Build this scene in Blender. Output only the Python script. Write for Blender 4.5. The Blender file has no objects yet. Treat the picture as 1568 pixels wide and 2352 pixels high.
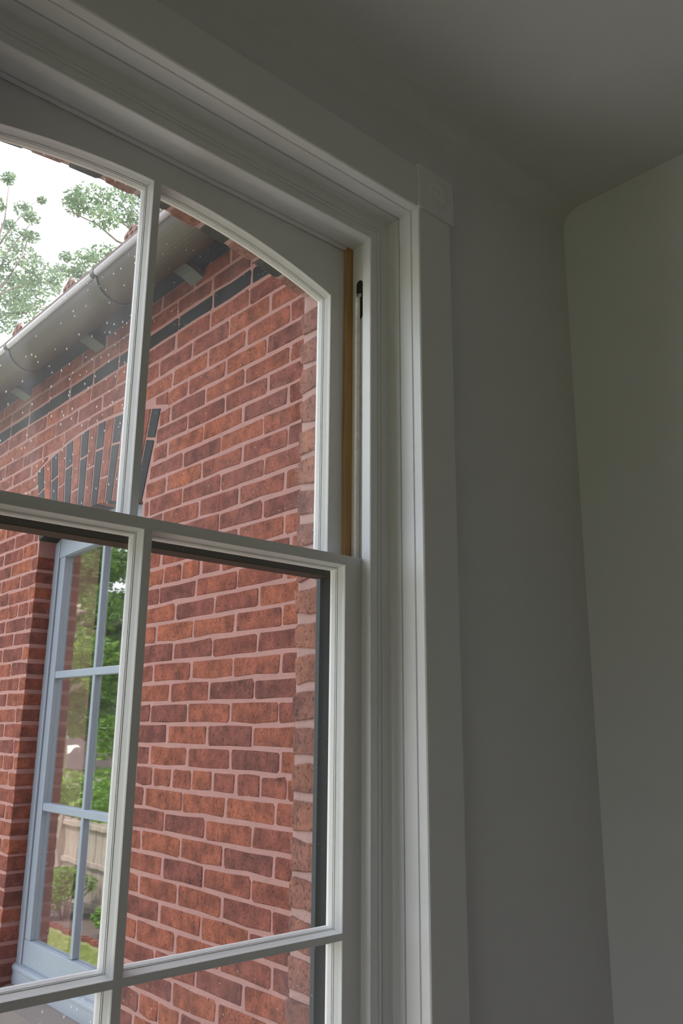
import bpy, bmesh, math, random
from mathutils import Vector, Matrix
random.seed(7)
C = bpy.context.scene.collection
EZ = 1.55                       # eye height above the floor; all builders use eye-relative heights

# ------------------------------------------------------------------ camera, sky, sun, exposure
PITCH, YAW, ROLL, FPX = math.radians(14.405), math.radians(48.126), math.radians(0.5425), 1926.8
hv = Vector((math.cos(YAW)*math.cos(PITCH), math.sin(YAW)*math.cos(PITCH), math.sin(PITCH)))
r0 = Vector((math.sin(YAW), -math.cos(YAW), 0)); u0 = r0.cross(hv)
rv = r0*math.cos(ROLL) + u0*math.sin(ROLL); uv = u0*math.cos(ROLL) - r0*math.sin(ROLL)
cam = bpy.data.cameras.new('camera'); co = bpy.data.objects.new('camera', cam); C.objects.link(co)
co.matrix_world = Matrix(((rv.x, uv.x, -hv.x, 0), (rv.y, uv.y, -hv.y, 0), (rv.z, uv.z, -hv.z, EZ), (0, 0, 0, 1)))
cam.sensor_fit = 'VERTICAL'; cam.sensor_height = 36.0; cam.lens = FPX/2352*36.0
cam.clip_start = 0.02; cam.clip_end = 400
S = bpy.context.scene
S.camera = co
S.view_settings.view_transform = 'Standard'; S.view_settings.look = 'None'
S.view_settings.gamma = 1; S.view_settings.use_curve_mapping = False
S.view_settings.exposure = 0.0
S.cycles.max_bounces = 14; S.cycles.diffuse_bounces = 8; S.cycles.transparent_max_bounces = 24

SUN_DIR = Vector((0.48, -0.10, 0.87)).normalized()      # towards the sun
world = bpy.data.worlds.new('daylight'); S.world = world; world.use_nodes = True
wn = world.node_tree; wn.nodes.clear()
W = lambda t: wn.nodes.new(t)
wo, bg, sky = W('ShaderNodeOutputWorld'), W('ShaderNodeBackground'), W('ShaderNodeTexSky')
sky.sky_type = 'NISHITA'; sky.sun_disc = False
sky.sun_elevation = math.asin(SUN_DIR.z); sky.sun_rotation = math.atan2(SUN_DIR.x, SUN_DIR.y)
sky.dust_density = 2.5; sky.air_density = 1.0
sc_ = W('ShaderNodeVectorMath'); sc_.operation = 'SCALE'; sc_.inputs['Scale'].default_value = 0.20
wn.links.new(sky.outputs[0], sc_.inputs[0])
tc, nz, rp, mx = W('ShaderNodeTexCoord'), W('ShaderNodeTexNoise'), W('ShaderNodeValToRGB'), W('ShaderNodeMix')
nz.inputs['Scale'].default_value = 2.2; nz.inputs['Detail'].default_value = 5
wn.links.new(tc.outputs['Generated'], nz.inputs['Vector'])
rp.color_ramp.elements[0].position = 0.36; rp.color_ramp.elements[1].position = 0.62
wn.links.new(nz.outputs['Fac'], rp.inputs['Fac'])
mx.data_type = 'RGBA'; mx.inputs['B'].default_value = (1.75, 1.78, 1.85, 1)
wn.links.new(rp.outputs['Color'], mx.inputs['Factor']); wn.links.new(sc_.outputs[0], mx.inputs['A'])
wn.links.new(mx.outputs['Result'], bg.inputs['Color']); bg.inputs['Strength'].default_value = 2.3
wn.links.new(bg.outputs[0], wo.inputs[0])

sl = bpy.data.lights.new('sun', 'SUN'); sl.energy = 8.0; sl.angle = 0.009; sl.color = (1.0, 0.95, 0.86)
so = bpy.data.objects.new('sun', sl); C.objects.link(so); so.location = (4, -2, 12)
so.rotation_euler = SUN_DIR.to_track_quat('Z', 'Y').to_euler()

def portal(name, loc, rot, sx, sy):
    l = bpy.data.lights.new(name, 'AREA'); l.shape = 'RECTANGLE'; l.size = sx; l.size_y = sy
    l.cycles.is_portal = True
    o = bpy.data.objects.new(name, l); C.objects.link(o); o.location = loc; o.rotation_euler = rot
portal('window_portal', (0.663, 1.40, EZ), (math.radians(-90), 0, 0), 1.0, 2.25)
portal('side_window_portal', (-3.6, -0.40, EZ - 0.55), (0, math.radians(-90), 0), 1.9, 2.2)

# ------------------------------------------------------------------ materials
MATS = {}
def nodes_of(name):
    m = bpy.data.materials.new(name); m.use_nodes = True
    nt = m.node_tree; nt.nodes.clear()
    return m, nt, (lambda t: nt.nodes.new(t)), nt.links.new
def paint(name, col, rough=0.45, bump=0.02, scale=60, var=0.05, spec=0.5, stretch=None):
    """a painted or plain surface: base colour with a faint mottling and fine relief"""
    m, nt, N, L = nodes_of(name)
    out, b = N('ShaderNodeOutputMaterial'), N('ShaderNodeBsdfPrincipled')
    t, n1, n2, mixc, bp, mp = N('ShaderNodeTexCoord'), N('ShaderNodeTexNoise'), N('ShaderNodeTexNoise'), N('ShaderNodeMix'), N('ShaderNodeBump'), N('ShaderNodeMapping')
    L(t.outputs['Object'], mp.inputs['Vector'])
    if stretch: mp.inputs['Scale'].default_value = stretch
    L(mp.outputs[0], n1.inputs['Vector']); L(mp.outputs[0], n2.inputs['Vector'])
    n1.inputs['Scale'].default_value = scale*0.12; n1.inputs['Detail'].default_value = 4
    n2.inputs['Scale'].default_value = scale; n2.inputs['Detail'].default_value = 3
    mixc.data_type = 'RGBA'
    mixc.inputs['A'].default_value = tuple(c*(1-var) for c in col)+(1,); mixc.inputs['B'].default_value = tuple(min(1, c*(1+var)) for c in col)+(1,)
    L(n1.outputs['Fac'], mixc.inputs['Factor']); L(mixc.outputs['Result'], b.inputs['Base Color'])
    b.inputs['Roughness'].default_value = rough; b.inputs['Specular IOR Level'].default_value = spec
    bp.inputs['Strength'].default_value = bump*10; bp.inputs['Distance'].default_value = 0.002
    L(n2.outputs['Fac'], bp.inputs['Height']); L(bp.outputs[0], b.inputs['Normal'])
    L(b.outputs[0], out.inputs[0]); MATS[name] = m
    return m
def brick_mat(name, c_dark, c_mid, c_light, rough=0.9, dist=0.004):
    """fired clay: hue differs brick to brick, with blotches, pits and fine cracks"""
    m, nt, N, L = nodes_of(name)
    out, b = N('ShaderNodeOutputMaterial'), N('ShaderNodeBsdfPrincipled')
    t, oi, ge = N('ShaderNodeTexCoord'), N('ShaderNodeObjectInfo'), N('ShaderNodeNewGeometry')
    add, fr = N('ShaderNodeMath'), N('ShaderNodeMath'); add.operation = 'ADD'; fr.operation = 'FRACT'
    L(oi.outputs['Random'], add.inputs[0]); L(ge.outputs['Random Per Island'], add.inputs[1]); L(add.outputs[0], fr.inputs[0])
    rp = N('ShaderNodeValToRGB'); e = rp.color_ramp.elements
    e[0].position = 0.0; e[0].color = c_dark+(1,); e[1].position = 1.0; e[1].color = c_light+(1,)
    k = rp.color_ramp.elements.new(0.45); k.color = c_mid+(1,)
    L(fr.outputs[0], rp.inputs['Fac'])
    n1, n2, n3 = N('ShaderNodeTexNoise'), N('ShaderNodeTexNoise'), N('ShaderNodeTexNoise')
    pos = N('ShaderNodeVectorMath'); pos.operation = 'ADD'
    L(ge.outputs['Position'], pos.inputs[0])
    for n, s, d in ((n1, 22, 4), (n2, 130, 6), (n3, 7, 3)):
        n.inputs['Scale'].default_value = s; n.inputs['Detail'].default_value = d; L(pos.outputs[0], n.inputs['Vector'])
    r1 = N('ShaderNodeValToRGB'); r1.color_ramp.elements[0].position = 0.28; r1.color_ramp.elements[0].color = (0.42, 0.40, 0.42, 1)
    r1.color_ramp.elements[1].position = 0.7; r1.color_ramp.elements[1].color = (1.3, 1.25, 1.12, 1)
    L(n1.outputs['Fac'], r1.inputs['Fac'])
    mu = N('ShaderNodeMix'); mu.data_type = 'RGBA'; mu.blend_type = 'MULTIPLY'; mu.inputs['Factor'].default_value = 0.85
    L(rp.outputs['Color'], mu.inputs['A']); L(r1.outputs['Color'], mu.inputs['B'])
    r2 = N('ShaderNodeValToRGB'); r2.color_ramp.elements[0].position = 0.33; r2.color_ramp.elements[0].color = (0.30, 0.27, 0.27, 1)
    r2.color_ramp.elements[1].position = 0.47; r2.color_ramp.elements[1].color = (1, 1, 1, 1)
    L(n2.outputs['Fac'], r2.inputs['Fac'])
    mu2 = N('ShaderNodeMix'); mu2.data_type = 'RGBA'; mu2.blend_type = 'MULTIPLY'; mu2.inputs['Factor'].default_value = 0.75
    L(mu.outputs['Result'], mu2.inputs['A']); L(r2.outputs['Color'], mu2.inputs['B'])
    L(mu2.outputs['Result'], b.inputs['Base Color'])
    ad = N('ShaderNodeMath'); ad.operation = 'ADD'; L(n1.outputs['Fac'], ad.inputs[0]); L(n2.outputs['Fac'], ad.inputs[1])
    bp = N('ShaderNodeBump'); bp.inputs['Strength'].default_value = 0.75; bp.inputs['Distance'].default_value = dist
    L(ad.outputs[0], bp.inputs['Height']); L(bp.outputs[0], b.inputs['Normal'])
    b.inputs['Roughness'].default_value = rough; b.inputs['Specular IOR Level'].default_value = 0.2
    L(b.outputs[0], out.inputs[0]); MATS[name] = m
    return m
def wood(name, c1, c2, scale, rough=0.5, axis='Z', bump=0.15):
    m, nt, N, L = nodes_of(name)
    out, b = N('ShaderNodeOutputMaterial'), N('ShaderNodeBsdfPrincipled')
    t, mp, n1, n2 = N('ShaderNodeTexCoord'), N('ShaderNodeMapping'), N('ShaderNodeTexNoise'), N('ShaderNodeTexNoise')
    s = {'Z': (1, 1, .045), 'X': (.045, 1, 1), 'Y': (1, .045, 1)}[axis]
    mp.inputs['Scale'].default_value = s
    L(t.outputs['Object'], mp.inputs['Vector']); L(mp.outputs[0], n1.inputs['Vector']); L(t.outputs['Object'], n2.inputs['Vector'])
    n1.inputs['Scale'].default_value = scale; n1.inputs['Detail'].default_value = 6; n1.inputs['Distortion'].default_value = 0.6
    n2.inputs['Scale'].default_value = 5.0
    ad = N('ShaderNodeMath'); ad.operation = 'MULTIPLY_ADD'; ad.inputs[1].default_value = 0.35
    L(n2.outputs['Fac'], ad.inputs[0]); L(n1.outputs['Fac'], ad.inputs[2])
    rp = N('ShaderNodeValToRGB'); rp.color_ramp.elements[0].position = 0.45; rp.color_ramp.elements[0].color = c1+(1,)
    rp.color_ramp.elements[1].position = 0.85; rp.color_ramp.elements[1].color = c2+(1,)
    L(ad.outputs[0], rp.inputs['Fac']); L(rp.outputs['Color'], b.inputs['Base Color'])
    bp = N('ShaderNodeBump'); bp.inputs['Strength'].default_value = bump; bp.inputs['Distance'].default_value = 0.003
    L(n1.outputs['Fac'], bp.inputs['Height']); L(bp.outputs[0], b.inputs['Normal'])
    b.inputs['Roughness'].default_value = rough; L(b.outputs[0], out.inputs[0]); MATS[name] = m
    return m
def leaf_mat(name, c1, c2, trans=0.45):
    m, nt, N, L = nodes_of(name)
    out, b, tr, ms = N('ShaderNodeOutputMaterial'), N('ShaderNodeBsdfPrincipled'), N('ShaderNodeBsdfTranslucent'), N('ShaderNodeMixShader')
    ge, rp = N('ShaderNodeNewGeometry'), N('ShaderNodeValToRGB')
    rp.color_ramp.elements[0].color = c1+(1,); rp.color_ramp.elements[1].color = c2+(1,)
    L(ge.outputs['Random Per Island'], rp.inputs['Fac'])
    L(rp.outputs['Color'], b.inputs['Base Color']); L(rp.outputs['Color'], tr.inputs['Color'])
    b.inputs['Roughness'].default_value = 0.4
    ms.inputs[0].default_value = trans; L(b.outputs[0], ms.inputs[1]); L(tr.outputs[0], ms.inputs[2]); L(ms.outputs[0], out.inputs[0])
    MATS[name] = m
    return m
def glass_mat(name, haze, specks, gloss=0.035, wavy=0.0, tint=(1, 1, 1)):
    """old window glass: clear, a thin reflection, a film of dust and dried specks that scatter daylight"""
    m, nt, N, L = nodes_of(name)
    out, tp, gl, ms, ms2, tl = N('ShaderNodeOutputMaterial'), N('ShaderNodeBsdfTransparent'), N('ShaderNodeBsdfGlossy'), N('ShaderNodeMixShader'), N('ShaderNodeMixShader'), N('ShaderNodeBsdfTranslucent')
    df, ms3 = N('ShaderNodeBsdfDiffuse'), N('ShaderNodeMixShader')
    tp.inputs['Color'].default_value = tint+(1,)
    gl.inputs['Roughness'].default_value = 0.02
    ge = N('ShaderNodeNewGeometry')
    lw = N('ShaderNodeLayerWeight'); lw.inputs['Blend'].default_value = 0.5
    pw, mf = N('ShaderNodeMath'), N('ShaderNodeMath'); pw.operation = 'POWER'; pw.inputs[1].default_value = 5.0
    mf.operation = 'MULTIPLY_ADD'; mf.inputs[1].default_value = 0.9; mf.inputs[2].default_value = gloss; mf.use_clamp = True
    L(lw.outputs['Facing'], pw.inputs[0]); L(pw.outputs[0], mf.inputs[0]); L(mf.outputs[0], ms.inputs[0])
    L(tp.outputs[0], ms.inputs[1]); L(gl.outputs[0], ms.inputs[2])
    if wavy:
        n = N('ShaderNodeTexNoise'); n.inputs['Scale'].default_value = 7; n.inputs['Detail'].default_value = 1
        mp = N('ShaderNodeMapping'); mp.inputs['Scale'].default_value = (1, 1, 0.6); L(ge.outputs['Position'], mp.inputs['Vector'])
        L(mp.outputs[0], n.inputs['Vector'])
        bp = N('ShaderNodeBump'); bp.inputs['Strength'].default_value = wavy; bp.inputs['Distance'].default_value = 0.01
        L(n.outputs['Fac'], bp.inputs['Height']); L(bp.outputs[0], gl.inputs['Normal'])
    if haze or specks:
        n = N('ShaderNodeTexNoise'); n.inputs['Scale'].default_value = 9; n.inputs['Detail'].default_value = 5; n.inputs['Distortion'].default_value = 0.8
        mpz = N('ShaderNodeMapping'); mpz.inputs['Scale'].default_value = (1, 1, 0.35)
        L(ge.outputs['Position'], mpz.inputs['Vector']); L(mpz.outputs[0], n.inputs['Vector'])
        r = N('ShaderNodeMapRange'); r.inputs['From Min'].default_value = 0.3; r.inputs['From Max'].default_value = 0.75
        r.inputs['To Min'].default_value = haze*0.35; r.inputs['To Max'].default_value = haze*1.6
        L(n.outputs['Fac'], r.inputs['Value'])
        v = N('ShaderNodeTexVoronoi'); v.inputs['Scale'].default_value = 62; v.inputs['Randomness'].default_value = 1.0
        mpv = N('ShaderNodeMapping'); mpv.inputs['Rotation'].default_value = (0, 0.5, 0); mpv.inputs['Scale'].default_value = (1.5, 1, 0.75)
        L(ge.outputs['Position'], mpv.inputs['Vector']); L(mpv.outputs[0], v.inputs['Vector'])
        lt = N('ShaderNodeMath'); lt.operation = 'LESS_THAN'; lt.inputs[1].default_value = specks
        L(v.outputs['Distance'], lt.inputs[0])
        vm = N('ShaderNodeMath'); vm.operation = 'MULTIPLY'; vm.inputs[1].default_value = 0.5; L(lt.outputs[0], vm.inputs[0])
        mxx = N('ShaderNodeMath'); mxx.operation = 'MAXIMUM'; L(r.outputs[0], mxx.inputs[0]); L(vm.outputs[0], mxx.inputs[1])
        tl.inputs['Color'].default_value = (0.92, 0.92, 0.95, 1); df.inputs['Color'].default_value = (0.6, 0.6, 0.6, 1)
        ms3.inputs[0].default_value = 0.7; L(df.outputs[0], ms3.inputs[1]); L(tl.outputs[0], ms3.inputs[2])
        L(mxx.outputs[0], ms2.inputs[0]); L(ms.outputs[0], ms2.inputs[1]); L(ms3.outputs[0], ms2.inputs[2])
        L(ms2.outputs[0], out.inputs[0])
    else:
        L(ms.outputs[0], out.inputs[0])
    MATS[name] = m
    return m

PLASTER = paint('wall_paint', (0.72, 0.73, 0.755), 0.6, 0.012, 90, 0.03)
CEIL = paint('ceiling_paint', (0.72, 0.73, 0.755), 0.7, 0.012, 90, 0.03)
TRIM = paint('white_gloss_trim', (0.79, 0.80, 0.82), 0.35, 0.001, 30, 0.01)
SASHW = paint('white_sash_paint', (0.79, 0.795, 0.80), 0.38, 0.02, 55, 0.05, stretch=(1, 1, .3))
FLOORM = wood('floor_boards', (0.16, 0.09, 0.05), (0.30, 0.18, 0.10), 30, 0.4, 'Y')
PINE = wood('bare_pine', (0.33, 0.16, 0.05), (0.62, 0.38, 0.15), 70, 0.5, 'Z')
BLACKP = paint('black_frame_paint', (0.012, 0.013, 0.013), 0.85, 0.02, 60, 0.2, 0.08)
BRONZE = paint('dark_brown_metal', (0.05, 0.03, 0.026), 0.6, 0.01, 60, 0.1, 0.15)
SLATEP = paint('slate_frame_paint', (0.045, 0.052, 0.056), 0.6, 0.03, 60, 0.15, 0.2)
IRON = paint('black_iron', (0.012, 0.012, 0.012), 0.5, 0.02, 120, 0.2)
ROPE = paint('cotton_cord', (0.66, 0.62, 0.54), 0.9, 0.08, 500, 0.25)
MORTAR = paint('pink_mortar', (0.32, 0.175, 0.158), 0.95, 0.12, 130, 0.16)
REVM = paint('pale_mortar', (0.36, 0.225, 0.205), 0.95, 0.12, 120, 0.18)
RED = brick_mat('red_brick', (0.158, 0.056, 0.048), (0.212, 0.069, 0.050), (0.262, 0.088, 0.053))
OLD = brick_mat('weathered_brick', (0.19, 0.09, 0.078), (0.235, 0.108, 0.09), (0.28, 0.125, 0.09))
DARK = brick_mat('dark_brick', (0.013, 0.016, 0.021), (0.017, 0.021, 0.026), (0.022, 0.025, 0.028), 0.7, 0.002)
SOOT = brick_mat('dark_arch_brick', (0.035, 0.042, 0.042), (0.05, 0.056, 0.054), (0.065, 0.068, 0.062), 0.7, 0.002)
GREYBLUE = paint('grey_blue_paint', (0.215, 0.265, 0.325), 0.5, 0.05, 60, 0.07)
BRACK = paint('grey_bracket_paint', (0.07, 0.083, 0.08), 0.6, 0.03, 40, 0.1)
NAVY = paint('shaded_soffit_navy', (0.02, 0.026, 0.045), 0.6, 0.02, 40, 0.2)  # eave shade put into the near-black navy of soffit and fascia
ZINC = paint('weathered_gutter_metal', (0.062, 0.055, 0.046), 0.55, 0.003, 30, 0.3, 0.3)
LIPM = paint('gutter_lip_highlight', (0.42, 0.45, 0.50), 0.25, 0.01, 30, 0.1, 0.8)  # paler than the gutter: sky highlight put into the lip's base colour
ZINCB = paint('dark_gutter_strap', (0.035, 0.035, 0.042), 0.45, 0.02, 30, 0.1, 0.6)
SLATE = paint('brown_roof_slate', (0.16, 0.10, 0.085), 0.8, 0.06, 40, 0.25)
RUST = paint('rusty_cast_iron', (0.17, 0.075, 0.05), 0.8, 0.08, 80, 0.35)
STONE = paint('brown_sill_stone', (0.12, 0.10, 0.095), 0.9, 0.1, 70, 0.2)
DARKROOM = paint('unlit_room_black', (0.012, 0.012, 0.012), 0.9, 0.01, 20, 0.1)  # near-black base colour stands in for the darkness inside the wing
GLASS = glass_mat('clear_old_glass', 0.004, 0.035)
GLASS2 = glass_mat('slightly_dusty_glass', 0.016, 0.06)
GLASS3 = glass_mat('dusty_glass', 0.062, 0.11)
MIRRORG = glass_mat('reflective_wavy_glass', 0, 0, 0.30, 0.028)
FENCE = wood('grey_weathered_fence', (0.16, 0.13, 0.11), (0.46, 0.39, 0.33), 30, 0.85, 'Z', 0.6)
MULCH = paint('dark_mulch', (0.10, 0.075, 0.065), 0.95, 0.3, 30, 0.5)
SOIL = paint('lawn_soil', (0.24, 0.27, 0.12), 0.95, 0.2, 25, 0.4)
GRASS = leaf_mat('grass_blades', (0.22, 0.32, 0.06), (0.42, 0.48, 0.14), 0.35)
LEAF_A = leaf_mat('bright_shrub_leaves', (0.07, 0.18, 0.02), (0.25, 0.42, 0.06))
LEAF_B = leaf_mat('tree_leaves', (0.04, 0.11, 0.018), (0.17, 0.30, 0.05), 0.45)
LEAF_C = leaf_mat('sunlit_canopy_leaves', (0.11, 0.17, 0.125), (0.24, 0.32, 0.17), 0.5)
BARK = wood('pale_bark', (0.24, 0.19, 0.15), (0.50, 0.42, 0.34), 22, 0.9, 'Z', 0.6)
BARKD = wood('dark_bark', (0.10, 0.08, 0.07), (0.24, 0.19, 0.16), 22, 0.9, 'Z', 0.6)
CREAM = paint('cream_gable_paint', (0.74, 0.70, 0.60), 0.6, 0.02, 20, 0.05)
SHINGLE = paint('brown_shingles', (0.055, 0.036, 0.032), 0.9, 0.1, 18, 0.2)
PETAL = leaf_mat('violet_petals', (0.30, 0.22, 0.60), (0.55, 0.45, 0.85), 0.3)

# ------------------------------------------------------------------ builders
WORLD_LOC = {}
def tag(o, label=None, cat=None, group=None, kind=None):
    if label: o['label'] = label
    if cat: o['category'] = cat
    if group: o['group'] = group
    if kind: o['kind'] = kind
    return o
def link(name, data, loc, parent=None):
    o = bpy.data.objects.new(name, data); C.objects.link(o)
    loc = Vector(loc); WORLD_LOC[o.name] = loc
    if parent:
        o.parent = parent; o.location = loc - WORLD_LOC[parent.name]
    else:
        o.location = loc
    return o
def empty(name, loc):
    o = link(name, None, (loc[0], loc[1], loc[2]+EZ)); o.empty_display_size = 0.1
    return o
class MB:
    def __init__(s): s.v = []; s.f = []; s.m = []
    def add(s, vs, fs):
        k = len(s.v); s.v += [tuple(p) for p in vs]; s.f += [tuple(i+k for i in f) for f in fs]; return s
    def box(s, x0, x1, y0, y1, z0, z1):
        vs = [(x, y, z) for z in (z0, z1) for y in (y0, y1) for x in (x0, x1)]
        return s.add(vs, [(0, 2, 3, 1), (4, 5, 7, 6), (0, 1, 5, 4), (2, 6, 7, 3), (0, 4, 6, 2), (1, 3, 7, 5)])
    def tube(s, pts, rad, n=8, cap=True):
        pts = [Vector(p) for p in pts]; rad = rad if isinstance(rad, (list, tuple)) else [rad]*len(pts)
        rings = []
        for i, p in enumerate(pts):
            d = (pts[min(i+1, len(pts)-1)] - pts[max(i-1, 0)]).normalized()
            a = Vector((0, 0, 1)) if abs(d.z) < .9 else Vector((1, 0, 0))
            e1 = d.cross(a).normalized(); e2 = d.cross(e1)
            rings.append([p + (e1*math.cos(2*math.pi*k/n) + e2*math.sin(2*math.pi*k/n))*rad[i] for k in range(n)])
        vs = [q for r in rings for q in r]; fs = []
        for i in range(len(pts)-1):
            for k in range(n):
                fs.append((i*n+k, i*n+(k+1) % n, (i+1)*n+(k+1) % n, (i+1)*n+k))
        if cap: fs += [tuple(range(n))[::-1], tuple((len(pts)-1)*n+k for k in range(n))]
        return s.add(vs, fs)
    def loft(s, rings, closed=False, caps=False):
        n = len(rings[0]); vs = [q for r in rings for q in r]; fs = []
        for i in range(len(rings)-1):
            for k in range(n if closed else n-1):
                fs.append((i*n+k, i*n+(k+1) % n, (i+1)*n+(k+1) % n, (i+1)*n+k))
        if caps: fs += [tuple(range(n))[::-1], tuple((len(rings)-1)*n+k for k in range(n))]
        return s.add(vs, fs)
    def mesh(s, name, mat, smooth=False, origin=None, fix=True):
        me = bpy.data.meshes.new(name)
        o = origin or (0, 0, 0)
        me.from_pydata([(x-o[0], y-o[1], z-o[2]) for x, y, z in s.v], [], s.f)
        if fix:
            bm = bmesh.new(); bm.from_mesh(me); bmesh.ops.recalc_face_normals(bm, faces=bm.faces); bm.to_mesh(me); bm.free()
        if smooth:
            me.polygons.foreach_set('use_smooth', [True]*len(me.polygons))
        me.materials.append(mat); me.update()
        return me
    def build(s, name, mat, parent=None, smooth=False, fix=True, bevel=0):
        xs, ys, zs = zip(*s.v)
        org = ((min(xs)+max(xs))/2, (min(ys)+max(ys))/2, min(zs))
        me = s.mesh(name, mat, smooth, org, fix)
        o = link(name, me, (org[0], org[1], org[2]+EZ), parent)
        if bevel:
            b = o.modifiers.new('bevel', 'BEVEL'); b.width = bevel; b.segments = 2; b.limit_method = 'ANGLE'
        return o
def box(name, mat, d, parent=None, bevel=0):
    return MB().box(*d).build(name, mat, parent, bevel=bevel)
def offset_path(path, dist, closed):
    """offset a 2-d polyline to its left by dist, mitred"""
    n = len(path); out = []
    for i in range(n):
        a = path[i-1] if (i > 0 or closed) else None; b = path[i]; c = path[(i+1) % n] if (i < n-1 or closed) else None
        ns = []
        for p, q in ((a, b), (b, c)):
            if p is None or q is None: continue
            dx, dy = q[0]-p[0], q[1]-p[1]; l = math.hypot(dx, dy); ns.append((-dy/l, dx/l))
        if len(ns) == 1: ns *= 2
        k = 1 + ns[0][0]*ns[1][0] + ns[0][1]*ns[1][1]
        out.append((b[0] + (ns[0][0]+ns[1][0])/k*dist, b[1] + (ns[0][1]+ns[1][1])/k*dist))
    return out
def sweep_xz(path, profile, closed):
    """profile (offset to the left of the path in the xz plane, y) swept along the path: list of rings"""
    offs = [offset_path(path, o, closed) for o, _ in profile]
    return [[(offs[j][i][0], profile[j][1], offs[j][i][1]) for j in range(len(profile))] for i in range(len(path))]
def plate(u0, u1, v0, v1, hole, top, d0, d1, axis, nseg=16):
    """flat slab with one opening (hu0, hu1, hv0) whose head is top(u); axis 'y': u=x, 'x': u=y"""
    hu0, hu1, hv0 = hole
    us = [hu0 + (hu1-hu0)*i/nseg for i in range(nseg+1)]
    quads = [((u0, v0), (hu0, v0), (hu0, hv0), (u0, hv0)), ((hu1, v0), (u1, v0), (u1, hv0), (hu1, hv0)),
             ((hu0, v0), (hu1, v0), (hu1, hv0), (hu0, hv0)),
             ((u0, hv0), (hu0, hv0), (hu0, top(hu0)), (u0, top(hu0))), ((hu1, hv0), (u1, hv0), (u1, top(hu1)), (hu1, top(hu1))),
             ((u0, top(hu0)), (hu0, top(hu0)), (hu0, v1), (u0, v1)), ((hu1, top(hu1)), (u1, top(hu1)), (u1, v1), (hu1, v1))]
    for a, b in zip(us, us[1:]): quads.append(((a, top(a)), (b, top(b)), (b, v1), (a, v1)))
    bm = bmesh.new(); cache = {}
    P = (lambda u, v, d: (u, d, v)) if axis == 'y' else (lambda u, v, d: (d, u, v))
    def vert(p):
        k = (round(p[0], 5), round(p[1], 5))
        if k not in cache: cache[k] = bm.verts.new(P(p[0], p[1], d0))
        return cache[k]
    for q in quads: bm.faces.new([vert(p) for p in q])
    ret = bmesh.ops.extrude_face_region(bm, geom=bm.faces[:])
    dv = Vector(P(0, 0, d1-d0))
    for g in ret['geom']:
        if isinstance(g, bmesh.types.BMVert): g.co += dv
    bm.verts.index_update()
    mb = MB(); mb.add([v.co[:] for v in bm.verts], [[v.index for v in f.verts] for f in bm.faces]); bm.free()
    return mb
def arc(c, R, apex):
    return lambda u: apex - R + math.sqrt(max(0, R*R-(u-c)**2))

# bricks: local x = length, local z = height (from its foot), local y = depth (front at y=0, facing -y)
def brick_mb(L, H, depth, seed, rag=0.0040, lean=0.0):
    rr = random.Random(seed); mb = MB()
    hx = L/2
    c = 0.006
    base = [(-hx+c, 0), (0, 0), (hx-c, 0), (hx, c), (hx, H-c), (hx-c, H), (0, H), (-hx+c, H), (-hx, H-c), (-hx, c)]
    j = [(x+rr.uniform(-rag, rag), z+rr.uniform(-rag, rag)) for x, z in base]
    front = [(x*(1-0.004/hx) if hx > .01 else x, 0 + rr.uniform(0, .0012), H/2+(z-H/2)*(1-0.0025/(H/2))) for x, z in j]
    edge = [(x, 0.0025, z) for x, z in j]; back = [(x, depth, z) for x, z in j]
    n = len(j)
    mb.add(front + edge + back, [tuple(range(n))] + [(i, i+n, (i+1) % n+n, (i+1) % n) for i in range(n)] + [(i+n, i+2*n, (i+1) % n+2*n, (i+1) % n+n) for i in range(n)])
    return mb
def proj(p):
    """where a point (eye-relative) falls in the 1568x2352 photograph: used only to rank bricks by apparent size"""
    v = Vector(p); w = v.dot(hv)
    return (784+FPX*v.dot(rv)/w, 1176-FPX*v.dot(uv)/w, w) if w > .05 else (-9e9, 0, 1)
PANES = [((0, 320), (340, 440), (270, 1175), (0, 1120)), ((355, 450), (735, 670), (725, 1250), (300, 1170)),
         ((0, 1205), (300, 1250), (240, 2260), (0, 2310)), ((335, 1255), (735, 1325), (725, 2150), (285, 2245)),
         ((0, 2300), (240, 2260), (235, 2400), (0, 2400)), ((285, 2250), (725, 2170), (725, 2400), (280, 2400))]
def in_poly(x, y, poly):
    s = 0
    for (a, b), (c, d) in zip(poly, poly[1:]+poly[:1]):
        k = (c-a)*(y-b)-(d-b)*(x-a)
        s += 1 if k > -22*math.hypot(c-a, d-b) else 0
    return s == len(poly)
def shown(p):
    x, y, w = proj(p)
    return any(in_poly(x, y, q) for q in PANES)

# ------------------------------------------------------------------ the room shell
XC0 = 0.663                                     # centre line of the window
def flat(z): return lambda u: z
wl = plate(-3.3, 1.815, -1.55, 1.384, (0.116, 1.210, -1.12), flat(1.1165), 1.12, 1.335, 'y', 2).build('wall_left', PLASTER)
tag(wl, 'off-white plaster wall holding the tall sash window', 'wall', kind='structure')
zr = arc(XC0, 1.917, 1.079)
mass = plate(-8.0, 1.815, -3.2, 6.0, (0.161, 1.165, -1.14), zr, 1.337, 1.441, 'y', 20).build('masonry', REVM, wl)
tag(box('wall_right', PLASTER, (1.815, 1.99, -4.2, 1.441, -1.75, 1.384)), 'plain off-white wall at right angles to the window wall', 'wall', kind='structure')
tag(box('wall_back', PLASTER, (-3.3, 1.815, -4.2, -4.0, -1.75, 1.384)), 'plaster wall behind the viewer', 'wall', kind='structure')
wb = plate(-4.2, 1.335, -1.75, 1.384, (-1.30, 0.50, -1.38), flat(0.24), -3.5, -3.3, 'x', 2).build('wall_side', PLASTER)
tag(wb, 'plaster wall on the far side of the room with a second window opening', 'wall', kind='structure')
tag(box('floor', FLOORM, (-3.3, 1.815, -4.0, 1.12, -1.75, -1.55)), 'brown boarded floor of the room', 'floor', kind='structure')
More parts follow.
